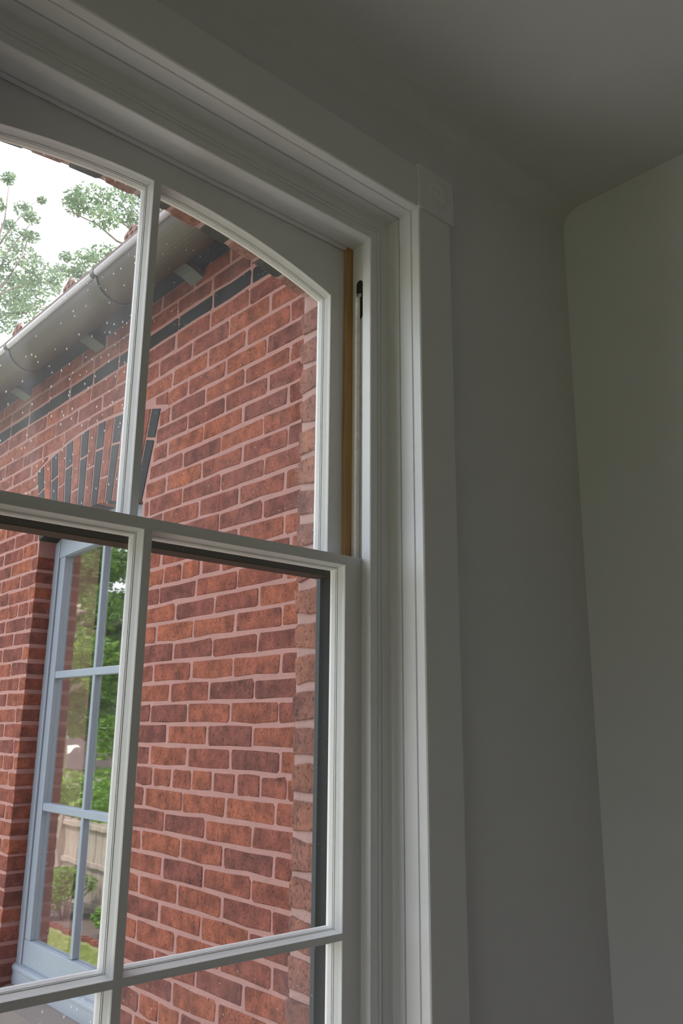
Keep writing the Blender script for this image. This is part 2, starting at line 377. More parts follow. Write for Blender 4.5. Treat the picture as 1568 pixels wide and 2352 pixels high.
ce = box('ceiling', CEIL, (-3.5, 1.99, -4.2, 1.335, 1.384, 1.60))
tag(ce, 'plain off-white ceiling above the window', 'ceiling', kind='structure')
rad = 0.055                                     # soft plaster cove where the window wall meets the ceiling
cv = [(1.12 - rad + rad*math.sin(a), 1.384 - rad + rad*math.cos(a)) for a in [math.pi/2*i/8 for i in range(9)]]
cv = cv + [(1.125, 1.384-rad), (1.125, 1.39), (1.12-rad, 1.39)]
MB().loft([[(x, y, z) for y, z in cv] for x in (-3.3, 1.815)], True, True).build('cove', CEIL, ce)

# ------------------------------------------------------------------ window casing
tr = empty('trim_1', (XC0, 1.11, -1.55))
tag(tr, 'white painted casing around the window with a round corner boss', 'trim', kind='structure')
cas = [(0.0605, 1.1225), (0.0605, 1.1030), (0.0625, 1.1003), (0.066, 1.0995), (0.160, 1.0995), (0.164, 1.1010), (0.1655, 1.1045), (0.1655, 1.1225)]
for nm, xs in (('side_casing', 1), ('side_casing', -1)):
    MB().loft([[(XC0 + xs*(0.483+o), y, z) for o, y in cas] for z in (-1.55, 1.1115)], True, True).build(nm, TRIM, tr)
MB().loft([[(x, y, 1.0525+o*0.99) for o, y in cas] for x in (0.122, 1.2045)], True, True).build('head_casing', TRIM, tr)
for s in (1, -1):
    cx = XC0 + s*(0.483+0.1145)
    cb = box('corner_block', TRIM, (cx-0.0585, cx+0.0585, 1.0945, 1.1225, 1.1125, 1.2225), tr, 0.0025)
    prof = [(0.0, 0.0055), (0.006, 0.0052), (0.008, 0.002), (0.013, 0.001), (0.018, 0.0035), (0.024, 0.006), (0.029, 0.0045), (0.031, 0.0), (0.0325, -0.001)]
    ros = MB(); nn = 32
    rings = [[(cx + r*math.cos(2*math.pi*k/nn), 1.0945 - h, 1.1675 + r*math.sin(2*math.pi*k/nn)) for k in range(nn)] for r, h in prof[1:]]
    ros.loft(rings, True); ros.add([(cx, 1.0945-0.0055, 1.1675)]+rings[0], [(0, k+1, (k+1) % nn+1) for k in range(nn)])
    ros.build('rosette', TRIM, cb, True)

# ------------------------------------------------------------------ the sash window
win = empty('window_1', (XC0, 1.25, -1.12))
tag(win, 'tall white double-hung sash window with an arched upper sash', 'window', kind='structure')
XR, XL, ZH = 1.146, 0.180, 1.0525               # stop edge
stop = [(0, 1.2150), (0, 1.1925), (0.0012, 1.1905), (0.003, 1.19), (0.019, 1.19), (0.0202, 1.1925), (0.022, 1.1888), (0.025, 1.1875), (0.028, 1.1888),
        (0.0300, 1.1925), (0.0312, 1.19), (0.052, 1.19), (0.056, 1.1885), (0.0585, 1.185), (0.0598, 1.179), (0.0600, 1.1630), (0.0645, 1.1630), (0.0645, 1.2150)]
liner = [(0.0645, 1.1600), (0.0612, 1.1600), (0.0600, 1.1590), (0.0600, 1.1262), (0.0610, 1.1252), (0.0645, 1.1252)]
path = [(XR, -1.12), (XR, ZH), (XL, ZH), (XL, -1.12)]
path = path[::-1]                                # left of the travel direction = away from the opening
for nm, pf in (('stop_moulding', stop), ('jamb_liner', liner)):
    rings = sweep_xz(path, pf, False)
    for a, b in zip(rings, rings[1:]):
        MB().loft([a, b], True, False).build(nm, TRIM, win, False)
# pulley stiles, head and sill
for s in (1, -1):
    x0, x1 = sorted((XC0+s*0.495, XC0+s*0.5465))
    box('pulley_stile', TRIM, (x0, x1, 1.2150, 1.3170, -1.12, 1.0600), win)
    x0, x1 = sorted((XC0+s*0.487, XC0+s*0.5465))
    box('outer_jamb', BLACKP, (x0, x1, 1.3175, 1.3500, -1.12, 0.99), win, 0.002)
    x0, x1 = sorted((XC0+s*0.494, XC0+s*0.5465))
    box('outer_moulding', SLATEP, (x0, x1, 1.3505, 1.3720, -1.12, 1.00), win, 0.004)
    x0, x1 = sorted((XC0+s*0.477, XC0+s*0.4955))
    pb = box('parting_bead', PINE, (x0, x1, 1.2600, 1.2695, -1.10, 1.0585), win, 0.001)
    pb['label'] = 'bare unpainted pine strip'
box('head_jamb', TRIM, (0.1165, 1.2095, 1.2150, 1.3350, 1.0590, 1.1160), win)
box('head_bead', TRIM, (0.188, 1.138, 1.2600, 1.2690, 1.0520, 1.0590), win, 0.002)
box('sill', TRIM, (0.1165, 1.2095, 1.10, 1.36, -1.19, -1.121), win, 0.003)

GP = [(0.0, 0.0), (0.0008, 0.0022), (0.0016, 0.0070), (0.0030, 0.0120), (0.0042, 0.0160), (0.0045, 0.0175), (0.0058, 0.0180), (0.0058, 0.0195), (0.0046, 0.0200),
      (0.0066, 0.0215), (0.0084, 0.0305), (0.0088, 0.0350), (0.0, 0.0435)]
def bead_mesh(path, y0):
    """glazing moulding running round the inside of one pane's opening (path counter-clockwise seen from the room)"""
    rings = sweep_xz(path, [(o, y0+d) for o, d in GP], True)
    mb = MB(); mb.loft(rings + [rings[0]], True, False)
    return mb
def pane_mesh(path, y, t=0.003):
    p = offset_path(path, 0.0060, True); n = len(p)
    mb = MB(); mb.add([(x, y, z) for x, z in p]+[(x, y+t, z) for x, z in p], [tuple(range(n)), tuple(range(n, 2*n))[::-1]] + [(i, i+n, (i+1) % n+n, (i+1) % n) for i in range(n)])
    return mb
XS0, XS1 = 0.173, 1.153                          # sash outer edges
ML, MR = 0.6555, 0.6705                          # muntin faces
PL, PR = 0.2245, 1.1015                          # outer edges of the glass openings
def sash_stiles(name, y0, z0, z1, pieces, zt=None):
    mb = MB()
    return mb
# lower sash
Y0 = 1.2155; T = 0.0440
low = box('lower_sash', SASHW, (PR, XS1, Y0, Y0+T, -1.118, 0.3325), win, 0.0012)
low['label'] = 'lower sash of four panes'
box('stile', SASHW, (XS0, PL, Y0, Y0+T, -1.118, 0.3325), low, 0.0012)
box('meeting_rail', SASHW, (PL, PR, Y0, Y0+T, 0.3130, 0.3325), low)
box('bottom_rail', SASHW, (PL, PR, Y0, Y0+T, -1.118, -1.0300), low)
box('muntin', SASHW, (ML, MR, Y0, Y0+T, -1.0300, 0.3130), low)
HM0, HM1 = -0.3685, -0.3565
box('muntin', SASHW, (PL, ML, Y0, Y0+T, HM0, HM1), low); box('muntin', SASHW, (MR, PR, Y0, Y0+T, HM0, HM1), low)
for (a, b) in ((PL, ML), (MR, PR)):
    for (c, d), g in (((HM1, 0.3130), GLASS), ((-1.0300, HM0), GLASS3 if a < .5 else GLASS2)):
        pth = [(a, c), (b, c), (b, d), (a, d)]
        bead_mesh(pth, Y0).build('glazing_bead', SASHW, low)
        pane_mesh(pth, Y0+0.0300).build('pane', g, low)
# upper sash, arched glass
Y1 = 1.2705
AR = arc(XC0, 1.374, 1.0000)
up = box('upper_sash', SASHW, (PR, XS1, Y1, Y1+T, 0.317, 1.0585), win, 0.0012)
up['label'] = 'upper sash with arched top and two panes'
box('stile', SASHW, (XS0, PL, Y1, Y1+T, 0.317, 1.0585), up, 0.0012)
xs = [PL + (PR-PL)*i/40 for i in range(41)]
mb = MB(); mb.loft([[(x, Y1, AR(x)), (x, Y1, 1.0585), (x, Y1+T, 1.0585), (x, Y1+T, AR(x))] for x in xs], True, True); mb.build('arched_rail', SASHW, up)
box('meeting_rail', SASHW, (PL, PR, Y1, Y1+T, 0.317, 0.3400), up)
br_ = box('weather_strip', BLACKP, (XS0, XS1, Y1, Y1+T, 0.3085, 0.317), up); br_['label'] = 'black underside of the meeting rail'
MB().loft([[(ML, Y1, 0.34), (MR, Y1, 0.34), (MR, Y1+T, 0.34), (ML, Y1+T, 0.34)], [(ML, Y1, AR(ML)), (MR, Y1, AR(MR)), (MR, Y1+T, AR(MR)), (ML, Y1+T, AR(ML))]], True, True).build('muntin', SASHW, up)
for (a, b), g in (((PL, ML), GLASS3), ((MR, PR), GLASS2)):
    top = [(b + (a-b)*i/18, AR(b + (a-b)*i/18)) for i in range(19)]
    pth = [(a, 0.34), (b, 0.34)] + top
    bead_mesh(pth, Y1).build('glazing_bead', SASHW, up)
    pane_mesh(pth, Y1+0.0300).build('pane', g, up)
# outside: arched blind stop against the sash, storm crossbar behind the meeting rails
AO = arc(XC0, 1.75, 1.045)
xs = [0.176 + (1.150-0.176)*i/30 for i in range(31)]
MB().loft([[(x, 1.3175, AO(x)), (x, 1.3175, 1.10), (x, 1.372, 1.10), (x, 1.372, AO(x))] for x in xs], True, True).build('outer_head', BLACKP, win)
cbar = box('crossbar', BRONZE, (0.176, 1.150, 1.3175, 1.362, 0.3075, 0.337), win, 0.002); cbar['label'] = 'dark brown crossbar outside the meeting rails'
# pulley and cord in the right-hand stile (and its twin on the left)
for s in (1, -1):
    xf = XC0 + s*0.495
    pl = MB()
    nn = 10; slot = [(1.2375+0.0095*math.cos(t), 0.962+0.0095*math.sin(t)) for t in [math.pi*i/nn for i in range(nn+1)]] + [(1.2375+0.0095*math.cos(t), 0.885+0.0095*math.sin(t)) for t in [math.pi+math.pi*i/nn for i in range(nn+1)]]
    x0, x1 = xf - s*0.0012, xf + s*0.004
    pl.loft([[(x0, y, z) for y, z in slot], [(x1, y, z) for y, z in slot]], True, True)
    po = pl.build('pulley', IRON, win)
    wheel = MB(); rr = [(0.0045, 0.020), (0.0012, 0.0165), (-0.0012, 0.0165), (-0.0045, 0.020)]
    cz = 0.915
    wheel.loft([[(xf + s*0.011 + r*0.85*math.cos(2*math.pi*k/24), 1.2375+o, cz + r*0.85*math.sin(2*math.pi*k/24)) for k in range(24)] for o, r in rr], True, True)
    wheel.build('wheel', IRON, po, True)
    xcd = xf - s*0.0070
    pts = [(xf + s*0.004, 1.2365, 0.9365), (xf - s*0.0040, 1.2365, 0.932), (xcd, 1.2365, 0.925)] + [(xcd, 1.2365, 0.925 - (0.925-0.30)*i/10) for i in range(1, 11)]
    cd = MB().tube(pts, 0.0054, 10).build('sash_cord', ROPE, win, True)
    cd['label'] = 'pale woven cord'

# ------------------------------------------------------------------ brick reveal and arch outside our window
CM = {}
def course_top(k): return 0.304 + 0.0744*k
for s in (1, -1):
    for k in range(-19, 10):
        zt = course_top(k) - 0.0085
        zb = course_top(k-1) + 0.0105
        rr = random.Random(k*3+s)
        if zb > 0.99: continue
        if zt > 1.005: zt = 1.005
        b = brick_mb(0.0975, zt-zb, 0.09, 900+k+40*(s+1), 0.0050)
        me = b.mesh('brick', OLD)
        o = link('brick', me, (XC0 + s*0.4945 + s*rr.uniform(0, .0025), 1.3955+0.0005*s, zb+EZ), wl)
        o.rotation_euler = (0, 0, math.radians(-90 if s > 0 else 90))
# soffit bricks of the segmental arch: alternately dark and weathered red
RA, ZA = 1.917, 1.0755-1.917
half = math.asin(0.492/RA); NV = 13
for i in range(NV):
    a = -half + 2*half*(i+0.5)/NV
    wv = 2*half*RA/NV - 0.010
    b = brick_mb(0.0975, wv, 0.20, 300+i, 0.002)
    me = b.mesh('arch_brick', SOOT if i % 2 == 1 else OLD)
    o = link('arch_brick', me, (0, 0, 0), wl)
    rad_dir = Vector((math.sin(a), 0, math.cos(a))); tan = Vector((math.cos(a), 0, -math.sin(a)))
    # local x -> world y, local y (depth) -> outward radius, local z (height) -> tangent
    M = Matrix((Vector((0, 1, 0)), rad_dir, -tan if False else tan)).transposed()
    p = Vector((XC0, 1.3955, ZA+EZ)) + rad_dir*RA - tan*(wv/2)
    o.matrix_local = Matrix.Translation(p - WORLD_LOC[wl.name]) @ M.to_4x4()

# ------------------------------------------------------------------ the brick wing opposite
XW = 1.611                                       # brick faces
wing = empty('brick_wing', (2.6, 4.2, -3.2))
tag(wing, 'red brick house wing with a dark string course, seen through the window', 'building')
OC, OH = 3.54, 0.513                             # opening centre, half width
RI = 1.893; IN = arc(OC, RI, 0.960); RE = 2.294; ZC = 0.960-RI
EX = lambda y: ZC + math.sqrt(RE*RE-(y-OC)**2)
w0 = plate(1.446, 6.6, -3.2, 1.83, (OC-OH-0.004, OC+OH+0.004, -1.226), lambda y: IN(y)+0.004, XW+0.0035, XW+0.33, 'x', 20)
w0.build('wall_mass', MORTAR, wing)
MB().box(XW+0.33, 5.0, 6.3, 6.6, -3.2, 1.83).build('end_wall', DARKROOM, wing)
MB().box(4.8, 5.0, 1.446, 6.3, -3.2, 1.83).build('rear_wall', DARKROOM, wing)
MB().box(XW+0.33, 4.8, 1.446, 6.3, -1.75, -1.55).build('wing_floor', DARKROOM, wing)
def mortar_z(k):
    if k <= 8: return 0.006+0.0733*k
    if k <= 18: return 0.5924+0.0743*(k-8)
    if k <= 21: return 1.3354+0.0810*(k-18)
    if k == 22: return 1.6555
    return 1.6555 + 0.0735*(k-22)
cut_bricks = []
SL, HL, JT = 0.2575, 0.1295, 0.013
specs = []                                       # (y centre, z bottom, length, height, depth, material)
for k in range(-42, 24):
    zb, zt = mortar_z(k)+0.0068, mortar_z(k+1)-0.0068
    header = k in (-3, 7, -13, -23, -33); string = k == 21
    unit = HL if header else SL
    ph = 2.030 if header else (2.073 if k % 2 == 0 else 2.200)
    if string: ph = 2.31
    rr = random.Random(1000+k); ph += rr.uniform(-.012, .012)
    y = ph - math.ceil((ph-1.46)/unit)*unit
    while y < 6.55:
        a, b = y+JT/2 + rr.uniform(-.003, .003), y+unit-JT/2 + rr.uniform(-.003, .003)
        y += unit
        segs = [(max(a, 1.452), b)]
        zm = (zb+zt)/2
        blk = None
        if zm > -1.23 and zb < IN(OC-OH)-0.01: blk = (OC-OH, OC+OH)
        if zb >= IN(OC-OH)-0.01 or zt > IN(OC-OH)-0.01:
            if zm > 1.27 and zb < EX(OC)+0.004:
                hw = math.sqrt(max(0, RE*RE-(zb-0.004-ZC)**2))+0.004
                for p, q in segs:                # bricks cut to sit on the arch's back
                    p2, q2 = max(p, OC-hw), min(q, OC+hw)
                    if q2-p2 < 0.03: continue
                    pts = [(p2+(q2-p2)*i/4, max(zb, EX(p2+(q2-p2)*i/4)+0.012)) for i in range(5)]
                    pts = [t_ for t_ in pts if zt-t_[1] > 0.006]
                    if len(pts) > 2: cut_bricks.append(pts+[(pts[-1][0], zt), (pts[0][0], zt)])
            if zb < EX(OC)+0.004:
                # courses that meet the arch stop against its raking back
                t = -math.asin(min(1, 0.272)) if False else 0
                if zm < 1.281:
                    f = (zm-0.893)/(1.281-0.893); hw = OH + 0.016 + 0.094*max(0, f)
                else:
                    hw = math.sqrt(max(0, RE*RE-(zb-0.004-ZC)**2))
                if hw > 0.02: blk = (OC-hw-0.006, OC+hw+0.006)
        if blk:
            out = []
            for p, q in segs:
                if q <= blk[0] or p >= blk[1]: out.append((p, q)); continue
                if p < blk[0]: out.append((p, blk[0]))
                if q > blk[1]: out.append((blk[1], q))
            segs = out
        for p, q in segs:
            if q-p < 0.022: continue
            edge = blk and (abs(q-blk[0]) < 1e-6 or abs(p-blk[1]) < 1e-6)
            specs.append(((p+q)/2, zb, q-p, zt-zb, 0.095 if edge else 0.03, 'dark_brick' if string else 'brick'))
vis = [(proj((XW, s[0], s[1]+.03))[2]/max(.05, s[2])**.5, i) for i, s in enumerate(specs) if shown((XW, s[0], s[1]+s[3]/2))]
vis.sort()
single = set(i for _, i in vis[:300]) | set(i for i, s in enumerate(specs) if s[5] == 'dark_brick' and s[0] < 5.0)
CACHE = {}
def shared_brick(L, H, depth, mat, i):
    std = abs(L-(SL-JT)) < .008 or abs(L-(HL-JT)) < .008
    if std:
        key = (round(L, 2), depth, mat.name, i % 12)
        if key not in CACHE:
            l0 = SL-JT if L > .18 else HL-JT
            CACHE[key] = (brick_mb(l0, 0.0600, depth, 50+i % 12).mesh('brick', mat), l0)
        me, l0 = CACHE[key]
        return me, L/l0, H/0.0600
    return brick_mb(L, H, depth, 50+i).mesh('brick', mat), 1, 1
rest = MB()
for i, (yc, zb, L, H, dp, nm) in enumerate(specs):
    mat = DARK if nm == 'dark_brick' else RED
    rr = random.Random(i); pr = rr.uniform(0, 0.0016)
    if i in single:
        me, sx, sz = shared_brick(L, H, dp, mat, i)
        o = link(nm, me, (XW+pr, yc, zb+EZ), wing); o.rotation_euler = (0, 0, math.radians(-90)); o.scale = (sx, 1, sz)
    elif nm == 'brick':
        b = brick_mb(L, H, dp, 50+i)
        rest.add([(XW+pr+y, yc-x, zb+z) for x, y, z in b.v], b.f)
for pts in cut_bricks:
    MB().loft([[(XW+dx, y, z) for y, z in pts] for dx in (0.0006, 0.03)], True, True).build('brick', RED, wing)
ro = rest.build('distant_brickwork', RED, wing); ro['kind'] = 'stuff'
# flat arch of two-brick-deep dark and red voussoirs over the wing's window
NA = 15; a0, a1 = math.radians(-15.75), math.radians(16.05)
for i in range(NA):
    am = a0+(a1-a0)*(i+.5)/NA; hw = (a1-a0)/NA/2
    dark = i % 2 == 0
    cuts = (RI+0.002, 2.160, RE) if dark else ((RI+0.002, 2.015, RE) if i % 4 == 1 else (RI+0.002, 2.09, RE))
    for q, (ra, rb) in enumerate(zip(cuts, cuts[1:])):
        rr = random.Random(i*7+q); mb = MB()
        ra += 0.0 if q == 0 else 0.006; rb -= 0.006
        g = 0.0068
        pts = []
        for r_, sgn in ((ra, -1), (ra, 1), (rb, 1), (rb, -1)):
            th = am + sgn*(hw - g/r_) + rr.uniform(-.0006, .0006)
            pts.append((OC + r_*math.sin(th), ZC + r_*math.cos(th)))
        fr = [(XW+rr.uniform(0, .001), OC+(y-OC), z) for y, z in pts]
        cy, cz = sum(p[0] for p in pts)/4, sum(p[1] for p in pts)/4
        ring = [(XW, cy+(y-cy)*.97, cz+(z-cz)*.985) for y, z in pts]; ring2 = [(XW+.0025, y, z) for y, z in pts]; ring3 = [(XW+.095 if q == 0 else XW+.03, y, z) for y, z in pts]
        mb.loft([ring, ring2, ring3], True, True)
        mb.build('dark_arch_brick' if dark else 'arch_brick', DARK if dark else RED, wing)
# wing window: grey-blue sash of two by three panes
XF = 1.702
wf_l = MB()
y0, y1 = OC-OH, OC+OH
fr = box('window_frame', GREYBLUE, (XF-0.004, XF+0.06, OC+0.462, y1+0.004, -1.05, IN(y1)+0.0), wing, 0.003)
fr['label'] = 'grey-blue painted sash window'
box('stile', GREYBLUE, (XF-0.004, XF+0.06, y0-0.004, OC-0.462, -1.05, IN(y0)), fr, 0.003)
GT, GB = 0.800, -0.930
ys = [y0 + (y1-y0)*i/16 for i in range(17)]
MB().loft([[(XF, y, GT+0.02*(1-((y-OC)/OH)**2)), (XF, y, IN(y)), (XF+.055, y, IN(y)), (XF+.055, y, GT+0.02*(1-((y-OC)/OH)**2))] for y in ys], True, True).build('top_rail', GREYBLUE, fr)
box('sash_stile', GREYBLUE, (XF+0.004, XF+.05, OC+0.405, OC+0.462, GB, GT+.02), fr, 0.003)
box('sash_stile', GREYBLUE, (XF+0.004, XF+.05, OC-0.462, OC-0.405, GB, GT+.02), fr, 0.003)
box('bottom_rail', GREYBLUE, (XF+0.002, XF+.05, OC-0.462, OC+0.462, -1.035, GB), fr, 0.004)
for z in (0.214, -0.383):
    box('muntin', GREYBLUE, (XF+0.006, XF+.045, OC-0.405, OC+0.405, z, z+0.034), fr, 0.004)
box('muntin', GREYBLUE, (XF+0.008, XF+.044, OC-0.013, OC+0.013, GB, GT+.02), fr, 0.005)
for (a, b) in ((OC-0.405, OC-0.013), (OC+0.013, OC+0.405)):
    for (c, d) in ((GB, -0.383), (-0.349, 0.214), (0.248, GT+.018)):
        box('pane', MIRRORG, (XF+.024, XF+.027, a, b, c, d), fr)
MB().loft([[(1.760, y, -1.030), (1.703, y, -1.031), (1.692, y, -1.033), (1.684, y, -1.038), (1.680, y, -1.046), (1.681, y, -1.056), (1.685, y, -1.060), (1.685, y, -1.118), (1.760, y, -1.118)] for y in (y0-.003, y1+.003)], True, True).build('window_sill', GREYBLUE, wing)
MB().loft([[(XW+0.12, y, -1.113), (XW+0.06, y, -1.116), (XW-0.035, y, -1.138), (XW-0.040, y, -1.142), (XW-0.040, y, -1.225), (XW+0.12, y, -1.225)] for y in (y0-.003, y1+.003)], True, True).build('sill_stone', STONE, wing)
# eaves: soffit board, corbel brackets, half-round gutter with straps, roof edge, snow guards
box('soffit_board', NAVY, (1.470, XW+0.02, 1.45, 6.6, 1.800, 1.830), wing)
for yb in (1.83, 2.69, 3.55, 4.42, 5.28):
    pf = [(XW+0.003, 1.800), (1.492, 1.800), (1.492, 1.792), (1.505, 1.788), (1.53, 1.782), (1.56, 1.774), (1.585, 1.764), (XW+0.003, 1.752)]
    MB().loft([[(x, yy, z) for x, z in pf] for yy in (yb-.045, yb+.045)], True, True).build('bracket', BRACK, wing)
def half_round(r, y_a, y_b, t, cx=1.398, cz=1.785, ex=0.0):
    ang = [math.pi + math.pi*i/20 for i in range(21)]
    o = [(cx+(r+ex)*math.cos(a), cz+(r+ex)*math.sin(a)) for a in ang]; inn = [(cx+(r-t)*math.cos(a), cz+(r-t)*math.sin(a)) for a in ang[::-1]]
    return MB().loft([[(x, y, z) for x, z in o+inn] for y in (y_a, y_b)], True, True)
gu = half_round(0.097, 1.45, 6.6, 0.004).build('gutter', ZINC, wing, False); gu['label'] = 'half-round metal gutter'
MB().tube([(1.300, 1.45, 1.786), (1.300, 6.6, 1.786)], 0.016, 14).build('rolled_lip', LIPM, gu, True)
for yb in (2.04, 2.97, 3.90, 4.83):
    hb = half_round(0.1015, yb-0.014, yb+0.014, 0.005)
    hb.tube([(1.300, yb-0.014, 1.786), (1.300, yb+0.014, 1.786)], 0.0195, 12)
    hb.build('gutter_strap', ZINCB, gu)
rs = MB()
rs.loft([[(1.335, y, 1.862), (1.335, y, 1.876), (4.95, y, 4.1), (4.95, y, 4.08)] for y in (1.45, 6.6)], True, True).build('roof', SLATE, wing)
box('fascia', NAVY, (1.500, 1.530, 1.45, 6.6, 1.83, 2.0), wing)
MB().add([(1.53, 6.58, 1.83), (4.95, 6.58, 1.83), (4.95, 6.58, 4.08), (1.53, 6.58, 1.99), (1.53, 6.6, 1.83), (4.95, 6.6, 1.83), (4.95, 6.6, 4.08), (1.53, 6.6, 1.99)],
         [(0, 1, 2, 3), (7, 6, 5, 4), (0, 4, 5, 1), (1, 5, 6, 2), (2, 6, 7, 3), (3, 7, 4, 0)]).build('roof_end', DARKROOM, wing)
def snow_guard(yc):
    """pierced cast plate standing across the slope on the lowest slates"""
    bm = bmesh.new(); x0, z0 = 1.375, 1.905
    n = 40; outer = []
    for i in range(n):
        t = 2*math.pi*i/n
        r = 0.048*(1 + 0.13*math.cos(5*t - math.pi/2*1.0)) ; outer.append((r*math.cos(t), 0.047 + r*math.sin(t)*0.95))
    holes = [[(hx+hr*math.cos(-2*math.pi*i/12), hz+hr*math.sin(-2*math.pi*i/12)) for i in range(12)] for hx, hz, hr in ((-.021, .043, .0125), (.021, .043, .0125), (0, .073, .0125))]
    edges = []
    for lp in [outer]+holes:
        vs = [bm.verts.new((0, p[0], p[1])) for p in lp]
        edges += [bm.edges.new((vs[i], vs[(i+1) % len(vs)])) for i in range(len(vs))]
    bmesh.ops.triangle_fill(bm, use_beauty=True, use_dissolve=False, edges=edges)
    ret = bmesh.ops.extrude_face_region(bm, geom=bm.faces[:])
    for g in ret['geom']:
        if isinstance(g, bmesh.types.BMVert): g.co.x += 0.012
    bmesh.ops.recalc_face_normals(bm, faces=bm.faces)
    bm.verts.index_update()
    mb = MB(); mb.add([(x0+v.co.x+0.15*v.co.z, yc+v.co.y, z0+v.co.z) for v in bm.verts], [[v.index for v in f.verts] for f in bm.faces]); bm.free()
    mb.box(x0-0.01, x0+0.09, yc-0.014, yc+0.014, z0-0.006, z0+0.006)
    return mb
for yb in (2.26, 2.86, 3.45, 4.06, 4.66):
    snow_guard(yb).build('snow_guard', RUST, wing)

# ------------------------------------------------------------------ the garden (seen mirrored in the wing's window) and trees
ZG = -3.2
gr = box('ground', SOIL, (-40, 40, -20, 70, ZG-0.3, ZG)); tag(gr, 'grassy ground of the yard', 'ground', kind='structure')
BOUNCE = paint('pale_reflector', (0.62, 0.60, 0.56), 0.9, 0.05, 20, 0.06)  # pale unseen slab, added to bounce daylight up under the window head
tag(box('ground_reflector', BOUNCE, (-9.0, -0.6, 1.46, 9.0, ZG, ZG+0.06)), 'pale terrace between the house and the lawn', 'reflector', kind='structure')
rr = random.Random(5); mb = MB()
for i in range(9000):
    x, y = rr.uniform(-2.93, -2.1), rr.uniform(10.6, 15.4)
    h = rr.uniform(.03, .075); a = rr.uniform(0, 6.28); w = .005; lx, ly = rr.uniform(-.03, .03), rr.uniform(-.03, .03)
    mb.add([(x-w*math.cos(a), y-w*math.sin(a), ZG), (x+w*math.cos(a), y+w*math.sin(a), ZG), (x+lx, y+ly, ZG+h)], [(0, 1, 2)])
tag(mb.build('grass', GRASS, None, fix=False), 'short sunlit lawn grass along the flower bed', 'grass', kind='stuff')
mb = MB(); nx, ny = 8, 60; x0, x1 = -3.95, -3.05
vs = [(x0+(x1-x0)*i/nx, 9.0+9.0*j/ny, ZG + 0.015 + 0.05*math.sin(math.pi*i/nx)*(0.7+0.6*rr.random())) for j in range(ny+1) for i in range(nx+1)]
mb.add(vs, [(j*(nx+1)+i, j*(nx+1)+i+1, (j+1)*(nx+1)+i+1, (j+1)*(nx+1)+i) for j in range(ny) for i in range(nx)])
bed = mb.build('mulch_bed', MULCH); tag(bed, 'dark mulch bed below the grey plank fence', 'flower bed', kind='structure')
ed = empty('brick_edging', (-3.03, 13.0, ZG)); tag(ed, 'row of orange bricks edging the mulch bed', 'edging')
me = brick_mb(0.20, 0.07, 0.09, 4).mesh('brick', RED)
for i in range(26):
    o = link('brick', me, (-3.01+rr.uniform(-.01, .01), 10.6+0.215*i, ZG-0.01+EZ), ed); o.rotation_euler = (0, 0, math.radians(90))
# fence: rails and posts face the house
XFN = -3.88
fn = empty('plank_fence', (XFN, 15.0, ZG)); tag(fn, 'grey weathered plank fence with rails and posts facing the house', 'fence')
pm = MB().box(-.02, .0, -.075, .075, 0, 1.0).mesh('plank', FENCE)
for i in range(64):
    y = 9.6+0.158*i
    o = link('plank', pm, (XFN-0.005*rr.random(), y, ZG+0.05+EZ), fn); o.scale = (1, 1, 1.47+rr.uniform(-.02, .02)); o.rotation_euler = (rr.uniform(-.008, .008), 0, 0)
for z in (-1.80, -2.42, -3.06):
    for p in range(4):
        box('rail', FENCE, (XFN, XFN+0.045, 8.70+2.4*p+.06, 8.70+2.4*(p+1)-.06, z, z+0.085), fn, 0.004)
for p in range(5):
    box('post', FENCE, (XFN, XFN+0.10, 8.70+2.4*p-.055, 8.70+2.4*p+.055, ZG, -1.62), fn, 0.006)

def leaves_at(mb, rnd, c, rad, n, size, flat=1.0, shell=0.0):
    for _ in range(n):
        while True:
            d = Vector((rnd.uniform(-1, 1), rnd.uniform(-1, 1), rnd.uniform(-1, 1)))
            if shell < d.length <= 1: break
        p = Vector(c) + Vector((d.x*rad, d.y*rad, d.z*rad*flat))
        a = Vector((rnd.gauss(0, 1), rnd.gauss(0, 1), rnd.gauss(0, .7))).normalized()
        b = a.cross(Vector((rnd.gauss(0, 1), rnd.gauss(0, 1), rnd.gauss(0, 1)))).normalized()
        s = size*rnd.uniform(.65, 1.3); nrm = a.cross(b)
        mb.add([p-a*s, p+b*s*.48+nrm*s*.12, p+a*s, p-b*s*.48+nrm*s*.12], [(0, 1, 2, 3)])
def shrub(name, label, c, rad, h, n, size, mat, group=None, stems=5):
    rnd = random.Random(name+str(c))
    e = empty(name, (c[0], c[1], ZG)); tag(e, label, 'shrub', group)
    mb = MB(); top = []
    for k in range(stems):
        a = 2*math.pi*k/stems; q = (c[0]+rad*.55*math.cos(a), c[1]+rad*.55*math.sin(a), ZG+h*.7)
        mb.tube([(c[0]+.05*math.cos(a), c[1]+.05*math.sin(a), ZG), ((c[0]+q[0])/2, (c[1]+q[1])/2, ZG+h*.35), q], [.018, .014, .006], 6)
    mb.build('stems', BARKD, e, True)
    lf = MB()
    for k in range(9):
        a = rnd.uniform(0, 6.28); r_ = rad*rnd.uniform(.1, .6)
        leaves_at(lf, rnd, (c[0]+r_*math.cos(a), c[1]+r_*math.sin(a), ZG+h*rnd.uniform(.38, .8)), rad*.5, n//9, size, 0.8)
    lf.build('foliage', mat, e, fix=False)
    return e
